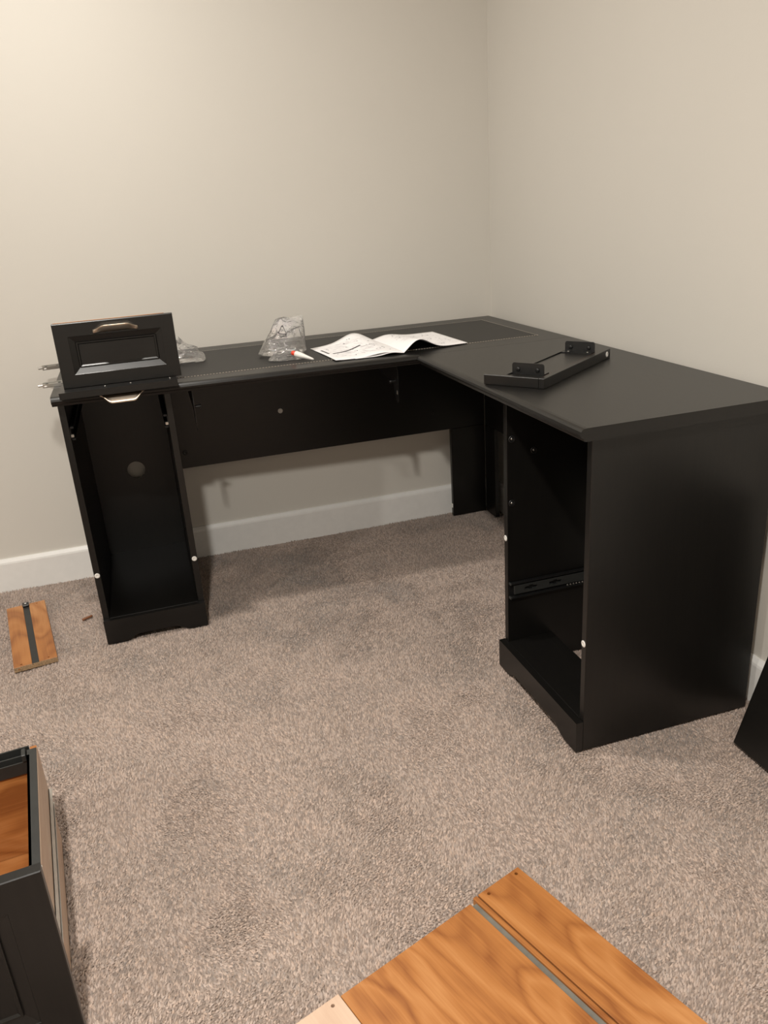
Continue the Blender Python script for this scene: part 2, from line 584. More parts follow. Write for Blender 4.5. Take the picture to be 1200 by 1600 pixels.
# back panel with a cable hole
def holed_panel(name, mat, parent, x0, x1, z0, z1, y0, y1, hx, hz, r):
    bm = bmesh.new()
    n = 32
    def outer(a):
        dx, dz = math.cos(a), math.sin(a)
        tx = ((x1 - hx) / dx) if dx > 1e-9 else ((x0 - hx) / dx if dx < -1e-9 else 1e9)
        tz = ((z1 - hz) / dz) if dz > 1e-9 else ((z0 - hz) / dz if dz < -1e-9 else 1e9)
        t = min(tx, tz)
        return hx + dx * t, hz + dz * t
    angs = sorted([2 * math.pi * k / n for k in range(n)] +
                  [math.atan2(z - hz, x - hx) % (2 * math.pi) for x in (x0, x1) for z in (z0, z1)])
    rows = []
    for y in (y0, y1):
        rows.append(([bm.verts.new((hx + r * math.cos(a), y, hz + r * math.sin(a))) for a in angs],
                     [bm.verts.new((outer(a)[0], y, outer(a)[1])) for a in angs]))
    m = len(angs)
    for i in range(m):
        j = (i + 1) % m
        for I, O in rows:
            bm.faces.new((I[i], I[j], O[j], O[i]))
        bm.faces.new((rows[0][0][i], rows[0][0][j], rows[1][0][j], rows[1][0][i]))
        bm.faces.new((rows[0][1][i], rows[0][1][j], rows[1][1][j], rows[1][1][i]))
    return from_bm(name, bm, mat, parent)
holed_panel('back_panel', M['black_z'], desk, PLX0 + 0.018, PLX1 - 0.018, 0.0763, UZ, -0.036, -0.030, -1.3675, 0.372, 0.030)
box('bottom_shelf', M['black_x'], desk, (PLX0 + 0.018, PLX1 - 0.018), (PF - 0.001, -0.028), (0.060, 0.0763))

def plinth(name, mat, a0, a1, f, b, h, axis, parent):
    """toe board with an arched cut-out between two feet; a along, f..b thickness"""
    w = a1 - a0
    foot = 0.052
    rise = 0.017
    pts = [(a0, 0.0), (a0, h), (a1, h), (a1, 0.0), (a1 - foot, 0.0)]
    for k in range(1, 9):
        t = k / 8
        s = t * t * (3 - 2 * t)
        pts.append((a1 - foot - t * 0.045, rise * s))
    for k in range(0, 9):
        t = 1 - k / 8
        s = t * t * (3 - 2 * t)
        pts.append((a0 + foot + t * 0.045, rise * s))
    # triangulation-safe: build as vertical strips
    xs = sorted({round(p[0], 5) for p in pts})
    def low(x):
        d = min(x - a0, a1 - x)
        t = max(0, min(1, (d - foot) / 0.045))
        return rise * t * t * (3 - 2 * t)
    bm = bmesh.new()
    cols = []
    for x in xs:
        row = []
        for z in (low(x), h):
            for y in (f, b):
                row.append(bm.verts.new((x, y, z) if axis == 0 else (y, x, z)))
        cols.append(row)
    for A, B in zip(cols, cols[1:]):
        bm.faces.new((A[0], B[0], B[2], A[2])); bm.faces.new((A[1], A[3], B[3], B[1]))
        bm.faces.new((A[2], B[2], B[3], A[3])); bm.faces.new((A[0], A[1], B[1], B[0]))
    for Cc in (cols[0], cols[-1]):
        bm.faces.new((Cc[0], Cc[2], Cc[3], Cc[1]))
    return from_bm(name, bm, mat, parent)
plinth('plinth', M['black_x'], PLX0, PLX1, -0.5633, PF - 0.0008, 0.0763, 0, desk)

# --- right pedestal
RXF, RXB = -0.483, -0.043
RY0, RY1 = -1.521, -1.121
near = box('side_panel', M['black_z'], desk, (RXF, RXB), (RY0, RY0 + 0.018), (0.0, UZ), label='wide black end panel with faint vertical grain')
cam_cap(near, (RXF, RY0 + 0.0095, 0.272), (-1, 0, 0), 0.0078)
far = box('side_panel', M['black_z'], desk, (RXF, RXB), (RY1 - 0.018, RY1), (0.0, UZ))
cam_cap(far, (RXF, RY1 - 0.0085, 0.371), (-1, 0, 0), 0.0078)
IYF = RY1 - 0.018
for x, z in ((-0.469, 0.632), (-0.410, 0.596), (-0.470, 0.467)):
    o = lathe('cam_lock', M['black_plastic'], far, (x, IYF, z), (0, -1, 0), [(0, 0.009), (0.0015, 0.009), (0.002, 0.007), (0.001, 0.005), (0.001, 0.0005)], 18)
    lathe('cam_screw', M['steel'], far, (x - 0.001, IYF - 0.001, z + 0.001), (0, -1, 0), [(0, 0.0032), (0.0022, 0.0026), (0.0026, 0.0012)], 12)
def slide(parent, x0, x1, z, y):
    bm = bmesh.new()
    bm_box(bm, x0, x1, y - 0.002, y, z - 0.022, z + 0.022)
    bm_box(bm, x0, x1, y - 0.012, y, z + 0.018, z + 0.022)
    bm_box(bm, x0, x1, y - 0.012, y, z - 0.022, z - 0.018)
    s = from_bm('drawer_slide', bm, M['black_metal'], parent)
    bm = bmesh.new()
    bm_box(bm, x0 + 0.012, x1 - 0.01, y - 0.008, y - 0.002, z - 0.013, z + 0.013, 0.001)
    mem = from_bm('slide_member', bm, M['grey_rail'], parent)
    for xx in (x0 + 0.06, x0 + 0.13):           # cross-shaped slots punched through the member
        for hx, hz in ((0.018, 0.004), (0.006, 0.007)):
            bm = bmesh.new()
            bm_box(bm, xx - hx, xx + hx, y - 0.010, y - 0.001, z - hz, z + hz)
            cut(mem, bm)
    bm = bmesh.new()
    x = x0 + 0.165
    while x < x0 + 0.36:
        bm_cyl(bm, (x, y - 0.0105, z - 0.015), (0, -1, 0), 0.0026, 0.0020, 0.001, 8)
        x += 0.0088
    from_bm('ball_bearing', bm, M['steel'], parent, kind='stuff')
    bm = bmesh.new()
    bm_box(bm, x0 - 0.001, x0 + 0.004, y - 0.0125, y - 0.001, z - 0.023, z - 0.017, 0.0008)
    from_bm('slide_stop', bm, M['grey_rail'], parent)
    bm = bmesh.new()
    bm_box(bm, x0 - 0.001, x0 + 0.003, y - 0.0125, y - 0.001, z + 0.017, z + 0.023, 0.0008)
    from_bm('slide_stop', bm, M['grey_rail'], parent)
slide(far, RXF + 0.003, -0.09, 0.228, IYF)
plinth('plinth', M['black_y'], RY0, RY1, -0.501, RXF - 0.0008, 0.0763, 1, desk)
box('bottom_shelf', M['black_y'], desk, (RXF + 0.0005, -0.353), (RY0 + 0.018, IYF), (0.060, 0.0763))
box('back_panel', M['black_z'], desk, (-0.060, -0.045), (RY0 + 0.018, IYF), (0.36, UZ))

# --- modesty panels and the corner leg
mp = box('modesty_panel', M['black_x'], desk, (PLX1, -0.062), (-0.060, -0.044), (0.358, UZ), label='black modesty panel under the long desktop')
cam_cap(mp, (-0.848, -0.060, 0.517), (0, -1, 0), 0.0088, 'white_plastic', 'cam_cap')
cam_cap(mp, (-1.196, -0.060, 0.415), (0, -1, 0), 0.0085, 'black_plastic', 'cam_lock')
cam_cap(mp, (-0.273, -0.060, 0.430), (0, -1, 0), 0.0060, 'black_plastic', 'cam_lock')
box('modesty_panel', M['black_y'], desk, (-0.061, -0.045), (RY1, -0.062), (0.358, UZ))
lg = box('corner_leg', M['black_z'], desk, (-0.203, -0.062), (-0.0605, -0.0435), (0.0, 0.358))
box('leg_glide', M['white_plastic'], lg, (-0.2065, -0.203), (-0.058, -0.046), (0.034, 0.050), 0.0005)
box('corner_leg', M['black_z'], desk, (-0.0615, -0.0445), (-0.150, -0.062), (0.0, 0.358))

# --- keyboard-tray hangers below the long desktop
def hanger(x, side):
    bm = bmesh.new()
    # bent steel strip: flange on the underside, web hanging down towards the front
    bm_box(bm, x - 0.012, x + 0.012, -0.560, -0.300, UZ - 0.002, UZ)
    web = [(-0.300, UZ), (-0.565, UZ), (-0.572, 0.690), (-0.566, 0.622), (-0.556, 0.612), (-0.545, 0.618), (-0.520, 0.668), (-0.330, 0.690), (-0.300, 0.705)]
    A = [bm.verts.new((x - 0.0012, y, z)) for y, z in web]
    B = [bm.verts.new((x + 0.0012, y, z)) for y, z in web]
    n = len(web)
    bm.faces.new(A); bm.faces.new(B[::-1])
    for i in range(n):
        bm.faces.new((A[i], A[(i + 1) % n], B[(i + 1) % n], B[i]))
    h = from_bm('tray_hanger', bm, M['black_metal'], desk)
    for y, z in ((-0.360, 0.700), (-0.545, 0.678)):
        bm = bmesh.new()
        bm_cyl(bm, (x, y, z), (side, 0, 0), 0.0042, 0.0042, 0.016, 10)
        bm_cyl(bm, (x + side * 0.016, y, z), (side, 0, 0), 0.0065, 0.0055, 0.004, 10)
        from_bm('hanger_bolt', bm, M['black_metal'], h)
    return h
hanger(-1.168, 1)
hb = hanger(-0.566, -1)
box('hanger_tip', M['steel'], hb, (-0.5695, -0.5672), (-0.566, -0.556), (0.640, 0.652), 0.0005)

# ------------------------------------------------------------------ drawer handles and fronts
def handle_mesh(w=0.115, tall=0.010, out=0.024):
    """bow pull bent from a broad strap: runs along local x, stands out along -y, leans up along +z"""
    bm = bmesh.new()
    n = 24
    rings = []
    for k in range(n + 1):
        t = -1 + 2 * k / n
        s = min(1.0, (1 - abs(t)) / 0.50)
        s = s * s * (3 - 2 * s)
        x = t * w / 2
        cy = -0.0035 - (out * 0.56 - 0.0035) * s      # centre of the strap
        cz = tall * 0.55 * s
        by, bz = -out * 0.40 * s, 0.0042 + tall * 0.42 * s   # half vector across the strap
        ty, tz = 0.0016, 0.0008                        # half thickness
        ring = [bm.verts.new((x, cy + a * by + c * ty, cz + a * bz + c * tz)) for a, c in
                ((-1, -0.6), (-0.6, -1), (0.6, -1), (1, -0.6), (1, 0.6), (0.6, 1), (-0.6, 1), (-1, 0.6))]
        rings.append(ring)
    for A, B in zip(rings, rings[1:]):
        for q in range(8):
            bm.faces.new((A[q], A[(q + 1) % 8], B[(q + 1) % 8], B[q]))
    bm.faces.new(rings[0]); bm.faces.new(rings[-1][::-1])
    for sx in (-1, 1):
        bm_cyl(bm, (sx * (w / 2 - 0.005), -0.0022, 0), (0, 1, 0), 0.0035, 0.0035, 0.0024, 10)
    return bm

def front_mesh(w, h, th, insets=(0.034, 0.050, 0.0535, 0.0565), depth=0.008):
    """drawer front with a moulded recessed field; local x width (centred), z height from 0, face at y=0 looking to -y"""
    bm = bmesh.new()
    def rect(i, y):
        return [bm.verts.new(p) for p in ((-w / 2 + i, y, i), (w / 2 - i, y, i), (w / 2 - i, y, h - i), (-w / 2 + i, y, h - i))]
    e = 0.0015
    levels = [(0, th), (0, e), (e, 0), (insets[0], 0), (insets[0] + 0.001, 0.001), (insets[1], depth), (insets[1] + 0.001, depth - 0.003),
              (insets[2], depth - 0.003), (insets[3], depth), (insets[3] + 0.001, depth)]
    rs = [rect(i, y) for i, y in levels]
    for A, B in zip(rs, rs[1:]):
        for k in range(4):
            bm.faces.new((A[k], A[(k + 1) % 4], B[(k + 1) % 4], B[k]))
    bm.faces.new(rs[0][::-1]); bm.faces.new(rs[-1])
    return bm

# upright small drawer standing on the flat front
dw, dh = 0.302, 0.166
sd = empty('small_drawer', 'small drawer standing on the desk with black panelled front and bow handle', 'drawer', (-1.3415, -0.602, 0.7805), R(0.9))
fr = from_bm('drawer_front', front_mesh(dw, dh, 0.018), M['black_x'], sd)
box('edge_band', M['wood_x'], fr, (-dw / 2 + 0.003, dw / 2 - 0.02), (0.0182, 0.0205), (dh - 0.020, dh + 0.0010), 0.0004, label='honey wood edge behind the black front')
hd = from_bm('handle', handle_mesh(0.113, 0.011, 0.024), M['nickel'], fr, True, label='satin nickel bow handle')
hd.location = (0.003, 0.0, dh - 0.026)
bw, bd, bh = 0.262, 0.215, 0.100
for sx in (-1, 1):
    box('box_side', M['wood_y'], sd, (sx * bw / 2 - 0.006, sx * bw / 2 + 0.006), (0.0185, bd), (0.004, bh))
box('box_back', M['wood_x'], sd, (-bw / 2 + 0.0065, bw / 2 - 0.0065), (bd - 0.012, bd), (0.004, bh))
box('box_bottom', M['wood_y'], sd, (-bw / 2 + 0.0065, bw / 2 - 0.0065), (0.0185, bd - 0.0125), (0.010, 0.014), 0)

# flat drawer front, face down, overhanging the front edge
ff = empty('fascia_board', 'black drawer front lying face down over the desk edge, handle hanging below', 'drawer front', (-1.3565, -0.503, H + 0.0002), R(0.9))
# local frame: built directly; width along x, depth -y, face down
def flip(bm, depth_y, th):
    for v in bm.verts:
        x, y, z = v.co
        v.co = (x, -z, y)       # face (y=0, looking -y) -> bottom; height -> -y
    return bm
pan = from_bm('panel', flip(front_mesh(0.298, 0.150, 0.0182), 0, 0), M['black_x'], ff)
bm = handle_mesh(0.113, 0.010, 0.026)
for v in bm.verts:
    x, y, z = v.co
    v.co = (x + 0.004, -0.1290 - z, y)
from_bm('handle', bm, M['nickel'], ff, True, label='satin nickel bow handle hanging down')
for px in (-0.035, 0.030, 0.132):
    lathe('screw', M['steel'], pan, (px, -0.118 + 0.0 * px, 0.0182), (0, 0, 1), [(0, 0.0030), (0.0012, 0.0026), (0.0016, 0.0010)], 10)

# loose drawer runners lying on the desk
def runner(loc, rz, ln, label):
    e = empty('drawer_runner', label, 'drawer slide', loc, rz, group='loose drawer runners')
    bm = bmesh.new()
    bm_box(bm, 0, ln, -0.018, 0.018, 0, 0.0015)
    bm_box(bm, 0, ln, -0.018, -0.016, 0, 0.010)
    bm_box(bm, 0, ln, 0.016, 0.018, 0, 0.010)
    from_bm('channel', bm, M['steel'], e)
    box('inner_rail', M['steel'], e, (-0.012, ln * 0.8), (-0.009, 0.009), (0.002, 0.0075), 0.0008)
    for x in (0.012, 0.045):
        lathe('rivet', M['black_metal'], e, (x, 0, 0.0076), (0, 0, 1), [(0, 0.004), (0.001, 0.0035), (0.0012, 0.001)], 10)
    o = lathe('stop_wheel', M['white_plastic'], e, (0.008, -0.012, 0.0016), (0, 0, 1), [(0, 0.007), (0.004, 0.007), (0.005, 0.005), (0.005, 0.0005)], 12)
    return e
runner((-1.588, -0.118, H + 0.0003), R(8), 0.35, 'zinc drawer runner sticking out past the desk end, close to the wall')
runner((-1.562, -0.430, H + 0.0003), R(5), 0.33, 'zinc drawer runner sticking out past the desk end beside the small drawer')

# ------------------------------------------------------------------ clear bags
def surf_obj(name, fn, nu, nv, mat, parent=None, smooth=False, close_u=True):
    bm = bmesh.new()
    g = [[bm.verts.new(fn(i / nu, j / nv)) for i in range(nu if close_u else nu + 1)] for j in range(nv + 1)]
    m = len(g[0])
    for j in range(nv):
        for i in range(m if close_u else m - 1):
            k = (i + 1) % m
            bm.faces.new((g[j][i], g[j][k], g[j + 1][k], g[j + 1][i]))
    return from_bm(name, bm, mat, parent, smooth)

from mathutils import noise as mn
def bag_fn(w, d, h, top_w, lean, seed, shift=0.0, amp=0.006, fold=0.16, power=1.0):
    def fn(u, t):
        a = 2 * math.pi * u
        ca, sa = math.cos(a), math.sin(a)
        e = 0.85
        cx = math.copysign(abs(ca) ** e, ca); sy = math.copysign(abs(sa) ** e, sa)
        prof = math.sin(min(1, (t + 0.03) / 0.12) * math.pi / 2)
        tt = t ** power
        W = (w * (1 - tt) + top_w * tt) * prof
        D = (d * (1 - t) ** 1.3 + 0.0015) * prof
        z = h * t
        n = mn.noise(Vector((cx * W * 26 + seed, sy * D * 26 + seed * 2, z * 20)))
        n2 = mn.noise(Vector((cx * W * 70 + seed, sy * D * 70, z * 60 + seed)))
        rid = 1 - 2 * abs(mn.noise(Vector((cx * W * 38 - seed, sy * D * 38 + 5, z * 12 + seed))))
        k = 1 + fold * (0.7 * n + 0.5 * n2 + 0.5 * rid * rid)
        x = cx * W * (1 + 0.05 * n) + shift * t
        y = sy * D * k + lean * t + amp * n * t * 2
        z = max(0.0006, z * (1 + 0.05 * n) + 0.004 * n2 * (1 if t > 0.05 else 0) + 0.10 * h * t * cx * 0.35)
        return Vector((x, y, z))
    return fn

# big bag: tent of film with a printed recycling mark
bag = empty('plastic_bag', 'upright clear plastic bag with recycling mark beside the booklet', 'plastic bag', (-0.872, -0.365, H + 0.0014), R(-14))
bf = bag_fn(0.078, 0.046, 0.112, 0.042, 0.012, 3.1, 0.034, fold=0.30)
surf_obj('film', bf, 72, 40, M['film'], bag, True)
def on_bag(px, pz):
    """point on the camera side of the bag at local offset (px, pz)"""
    t = pz / 0.112
    W = 0.078 * (1 - t) + 0.042 * t
    c = max(-0.95, min(0.95, (px - 0.034 * t) / W))
    u = 0.75 + math.asin(math.copysign(abs(c) ** 1.18, c)) / (2 * math.pi)
    p = bf(u, t)
    p.y -= 0.0012
    return p
def bag_stroke(bm, a, b, wd):
    n = 6
    d = Vector((b[0] - a[0], b[1] - a[1])).normalized()
    q = Vector((-d.y, d.x)) * wd / 2
    prev = None
    for k in range(n + 1):
        t = k / n
        c = Vector((a[0] + (b[0] - a[0]) * t, a[1] + (b[1] - a[1]) * t))
        P = [bm.verts.new(on_bag(c.x + s * q.x, c.y + s * q.y)) for s in (1, -1)]
        if prev:
            bm.faces.new((prev[0], prev[1], P[1], P[0]))
        prev = P
bm = bmesh.new()
tx, tz, s = 0.010, 0.066, 0.0135
tri = [(tx - s * .95, tz), (tx + s * .95, tz), (tx, tz + s * 1.7)]
for a, b in ((0, 1), (1, 2), (2, 0)):
    A, B = tri[a], tri[b]
    m0 = (A[0] + (B[0] - A[0]) * 0.08, A[1] + (B[1] - A[1]) * 0.08)
    m1 = (A[0] + (B[0] - A[0]) * 0.80, A[1] + (B[1] - A[1]) * 0.80)
    bag_stroke(bm, m0, m1, 0.0020)
    e1 = (A[0] + (B[0] - A[0]) * 0.97, A[1] + (B[1] - A[1]) * 0.97)
    bag_stroke(bm, m1, e1, 0.0038)
# '04' inside and 'PE-LD' below, as strokes
GLY = {'0': [((0, 0), (0, 1)), ((0, 1), (.6, 1)), ((.6, 1), (.6, 0)), ((.6, 0), (0, 0))],
       '4': [((0, 1), (0, .4)), ((0, .4), (.6, .4)), ((.5, 1), (.5, 0))],
       'P': [((0, 0), (0, 1)), ((0, 1), (.6, 1)), ((.6, 1), (.6, .5)), ((.6, .5), (0, .5))],
       'E': [((0, 0), (0, 1)), ((0, 1), (.6, 1)), ((0, .5), (.5, .5)), ((0, 0), (.6, 0))],
       '-': [((0.05, .5), (.55, .5))],
       'L': [((0, 0), (0, 1)), ((0, 0), (.6, 0))],
       'D': [((0, 0), (0, 1)), ((0, 1), (.4, 1)), ((.4, 1), (.6, .7)), ((.6, .7), (.6, .3)), ((.6, .3), (.4, 0)), ((.4, 0), (0, 0))]}
def word(txt, x, z, sz):
    for chx in txt:
        for a, b in GLY[chx]:
            bag_stroke(bm, (x + a[0] * sz, z + a[1] * sz), (x + b[0] * sz, z + b[1] * sz), sz * 0.18)
        x += sz * 0.95
word('04', tx - 0.0042, tz + 0.0065, 0.0050)
word('PE-LD', tx - 0.0125, tz - 0.0085, 0.0055)
from_bm('printed_mark', bm, M['ink'], bag, label='dark recycling triangle printed on the film')

# low crumpled bag of fittings in front of it
sb_ = empty('plastic_bag', 'crumpled clear bag of fittings at the foot of the upright bag', 'plastic bag', (-0.868, -0.452, H + 0.0014), R(-8))
surf_obj('film', bag_fn(0.064, 0.028, 0.027, 0.036, 0.004, 9.7, -0.004, 0.006, fold=0.6), 80, 20, M['film_crumpled'], sb_)
pin = bmesh.new()
bm_cyl(pin, (0, 0, 0), (1, 0.05, 0), 0.003, 0.003, 0.055, 10)
o = from_bm('metal_pin', pin, M['grey_rail'], None, True)
o.location = (-0.900, -0.452, H + 0.0082)
tag(o, 'dark metal pin inside the crumpled bag of fittings', 'fitting')

# glue bottle with a red cap
gb = empty('glue_bottle', 'small white glue bottle with a red cap lying against the plastic bag', 'glue bottle', (-0.852, -0.4865, H + 0.0215), 0)
ax = Vector((0.050, -0.047, -0.0170)).normalized()
lathe('body', M['white_plastic'], gb, (0, 0, 0), ax, [(0, 0.0078), (0.002, 0.0090), (0.016, 0.0088), (0.022, 0.0080), (0.058, 0.0032), (0.063, 0.0018)], 18)
lathe('cap', M['red_plastic'], gb, -ax * 0.0115, ax, [(0, 0.0060), (0.001, 0.0068), (0.010, 0.0070), (0.0112, 0.0060)], 18, label='red cap')

# crumpled bag behind the small drawer
b1 = empty('plastic_bag', 'crumpled clear plastic bag lying behind the small drawer', 'plastic bag', (-1.155, -0.315, H + 0.0014), R(4))
_bf = bag_fn(0.060, 0.036, 0.072, 0.012, 0.01, 17.3, -0.026, 0.012, fold=0.6, power=2.0)
def crumple(u, t):
    p = _bf(u, t)
    q = p * 34
    d = Vector((mn.noise(q), mn.noise(q + Vector((9, 4, 2))), mn.noise(q + Vector((3, 8, 5))))) * 0.014 * min(1, t * 4)
    p = p + d
    p.x = min(p.x, 0.058)
    p.z = max(0.0006, p.z + 0.010 * t * mn.noise(Vector((u * 9, 0, 0))))
    return p
surf_obj('film', crumple, 30, 12, M['film_crumpled'], b1)

# ------------------------------------------------------------------ open instruction booklet
bk = empty('instruction_booklet', 'open white instruction booklet lying near the inner corner of the desk', 'booklet', (-0.548, -0.43, H + 0.0014))
O = Vector(bk.location)
LF, LB = Vector((-0.752, -0.572, 0)), Vector((-0.771, -0.318, 0))
SF, SB = Vector((-0.545, -0.578, 0)), Vector((-0.556, -0.285, 0))
RF, RB = Vector((-0.326, -0.540, 0)), Vector((-0.336, -0.262, 0))
def left_page(s, v, lift=0.0):
    """s 0 at the spine, 1 at the outer edge; v 0 front, 1 back"""
    p = SF.lerp(SB, v).lerp(LF.lerp(LB, v), s)
    z = 0.0025 + 0.031 * math.exp(-((s - 0.30) / 0.27) ** 2) * (0.20 + 0.80 * v ** 1.2) * (1 - math.exp(-s * 14)) + 0.0015 * math.sin(s * 7 + v * 3)
    return Vector((p.x - O.x, p.y - O.y, max(0.0022, z) + lift))
def right_page(s, v, lift=0.0):
    p = SF.lerp(SB, v).lerp(RF.lerp(RB, v), s)
    z = 0.0025 + 0.032 * math.exp(-((s - 0.24) / 0.22) ** 2) * (1 - 0.70 * v) * (1 - math.exp(-s * 16)) + 0.004 * s * (1 - s)
    return Vector((p.x - O.x, p.y - O.y, max(0.0022, z) + lift))
def sheet(name, fn, mat, thick, parent, n=36, m=14):
    bm = bmesh.new()
    T_ = [[bm.verts.new(fn(i / n, j / m)) for i in range(n + 1)] for j in range(m + 1)]
    B_ = [[bm.verts.new(fn(i / n, j / m) - Vector((0, 0, thick))) for i in range(n + 1)] for j in range(m + 1)]
    for j in range(m):
        for i in range(n):
            bm.faces.new((T_[j][i], T_[j][i + 1], T_[j + 1][i + 1], T_[j + 1][i]))
            bm.faces.new((B_[j][i], B_[j + 1][i], B_[j + 1][i + 1], B_[j][i + 1]))
    for i in range(n):
        bm.faces.new((T_[0][i], B_[0][i], B_[0][i + 1], T_[0][i + 1]))
        bm.faces.new((T_[m][i], T_[m][i + 1], B_[m][i + 1], B_[m][i]))
    for j in range(m):
        bm.faces.new((T_[j][0], T_[j + 1][0], B_[j + 1][0], B_[j][0]))
        bm.faces.new((T_[j][n], B_[j][n], B_[j + 1][n], T_[j + 1][n]))
    return from_bm(name, bm, mat, parent, True)
lp = sheet('page', left_page, M['paper'], 0.0016, bk)
rp = sheet('page', right_page, M['paper'], 0.0012, bk)
sheet('page', lambda s, v: Vector((left_page(s * 0.72, v * .9).x, left_page(s * .72, v * .9).y - 0.004, 0.0012 + 0.006 * math.exp(-((s - .25) / .2) ** 2) * (1 - v))), M['paper'], 0.0006, bk)
def print_marks(fn, parent, seed, bold):
    r = random.Random(seed)
    for mat, cnt, wmin, wmax in (('ink', 22, 0.0010, 0.0018), ('ink_soft', 110, 0.0006, 0.0009)):
        bm = bmesh.new()
        def stroke(s0, v0, s1, v1, wd):
            n = 5
            d = Vector((s1 - s0, v1 - v0)); d.normalize()
            q = Vector((-d.y, d.x)) * wd / 2 / 0.23
            prev = None
            for k in range(n + 1):
                t = k / n
                s, v = s0 + (s1 - s0) * t, v0 + (v1 - v0) * t
                P = [bm.verts.new(fn(min(.99, max(.01, s + e * q.x)), min(.99, max(.01, v + e * q.y)), 0.0004)) for e in (1, -1)]
                if prev:
                    bm.faces.new((prev[0], prev[1], P[1], P[0]))
                prev = P
        if mat == 'ink':
            for (s0, v0, s1, v1, w_) in bold:
                stroke(s0, v0, s1, v1, w_)
        for k in range(cnt):
            s, v = r.uniform(.12, .88), r.uniform(.12, .85)
            if mat == 'ink':
                l = r.uniform(.010, .030)
                a = r.choice([0, 0, math.pi / 2, r.uniform(0, 3)])
                stroke(s, v, s + l * math.cos(a), v + l * math.sin(a), r.uniform(.002, .004))
            else:
                l = r.uniform(.04, .16)
                a = r.choice([0.35, -0.5, 1.2, 0.35])
                stroke(s, v, s + l * math.cos(a), v + l * math.sin(a), r.uniform(wmin, wmax))
        from_bm('print', bm, M[mat], parent, kind='stuff')
print_marks(left_page, lp, 4, [(0.88, .40, .42, .50, .0075), (.94, .72, .93, .42, .006)])
print_marks(right_page, rp, 9, [])

# ------------------------------------------------------------------ board with brackets on the right wing
A_, B_, C_ = Vector((-0.519, -1.090)), Vector((-0.423, -1.213)), Vector((-0.104, -0.978))
ang = math.atan2(C_.y - B_.y, C_.x - B_.x)
bb = empty('bracket_board', 'black board with two upright brackets lying on the right desktop', 'board', (B_.x, B_.y, H + 0.0003), ang)
LB_ = (C_ - B_).length
box('rail', M['black_x'], bb, (0.0, LB_), (0.0, 0.014), (0, 0.0235), 0.0008)
box('board', M['black_x'], bb, (0.0155, LB_ - 0.004), (0.0165, 0.104), (0, 0.0205), 0.0008)
box('raw_edge', M['red_edge'], bb, (0.0155, LB_ - 0.006), (0.0142, 0.0163), (0.0, 0.0222), 0.0, label='reddish raw edge')
box('end_plate', M['black_x'], bb, (0.0, 0.015), (0.0142, 0.157), (0, 0.0235), 0.0008)
rail_back = box('rear_lip', M['black_plastic'], bb, (0.0155, LB_ - 0.004), (0.1042, 0.107), (0, 0.0235), 0.0003)
cam_cap(bb, (LB_ - 0.024, 0.0, 0.012), (0, -1, 0), 0.0072, 'white_plastic', 'cam_cap')
def bracket(x, lean):
    bm = bmesh.new()
    w0, w1, zb, zt = 0.022, 0.104, 0.0206, 0.0475
    out = [(w0, zb), (w1, zb)]
    for cx, a0 in ((w1 - 0.006, 0), (w0 + 0.006, math.pi / 2)):
        for k in range(5):
            a = a0 + math.pi / 2 * k / 4
            out.append((cx + 0.006 * math.cos(a), zt - 0.006 + 0.006 * math.sin(a)))
    A = [bm.verts.new((x - 0.0015, y, z)) for y, z in out]
    B = [bm.verts.new((x + 0.0015, y, z)) for y, z in out]
    n = len(out)
    bm.faces.new(A); bm.faces.new(B[::-1])
    for i in range(n):
        bm.faces.new((A[i], A[(i + 1) % n], B[(i + 1) % n], B[i]))
    bm_box(bm, x if lean > 0 else x - 0.026, x + 0.026 if lean > 0 else x, w0, w1, zb, zb + 0.0025)
    br = from_bm('bracket', bm, M['black_plastic'], bb)
    for y in (w0 + 0.016, w1 - 0.016):
        lathe('bolt', M['black_metal'], br, (x - 0.0015, y, 0.032), (-1, 0, 0), [(0, 0.0055), (0.002, 0.005), (0.003, 0.003)], 12)
    return br
bracket(0.045, 1)
br2 = bracket(LB_ - 0.052, -1)
for y in (0.035, 0.088):
    lathe('screw', M['steel'], br2, (LB_ - 0.068, y, 0.0232), (0, 0, 1), [(0, 0.003), (0.0012, 0.0026), (0.0016, 0.001)], 10)

# ------------------------------------------------------------------ wooden boards on the carpet
# small board by the left pedestal
p0, p1 = Vector((-1.7785, -0.620)), Vector((-1.662, -0.604))
ang = math.atan2(-0.190 - -0.613, -1.789 - -1.7205)
sbd = empty('grooved_board', 'small honey wood board with a dark runner strip beside the left pedestal', 'board', (-1.7205, -0.613, 0.0), ang)
SL, SW, ST = 0.424, 0.118, 0.015
# local x along the length (away from the camera), y across
for a, b in ((-SW / 2, -0.0095), (0.0095, SW / 2)):
    pk = box('plank', M['wood_x'], sbd, (0, SL), (a, b), (0, ST), 0.0008)
    for x, y in ((0.012, 0.038), (0.012, -0.036), (SL - 0.012, -0.034)):
        if a < y < b:
            drill(pk, (x, y, ST), (0, 0, -1), 0.003)
box('runner_strip', M['grey_rail'], sbd, (0.0005, SL - 0.001), (-0.0092, 0.0092), (0.0, ST - 0.0008), 0.0)
ce = box('core_edge', M['board_core'], sbd, (-0.0012, -0.0001), (-SW / 2, SW / 2), (0.0002, ST - 0.0006), 0.0)
bm = bmesh.new()
bm_box(bm, SL - 0.022, SL + 0.004, -0.0105, 0.0105, ST + 0.0002, ST + 0.006, 0.002)
clip = from_bm('runner_clip', bm, M['black_plastic'], sbd)
lathe('clip_pin', M['white_plastic'], clip, (SL - 0.006, 0.0, ST + 0.006), (0, 0, 1), [(0, 0.0036), (0.001, 0.0032), (0.0012, 0.001)], 10)
drill(ce, (-0.0012, 0.046, 0.0075), (1, 0, 0), 0.0026, 0.004)

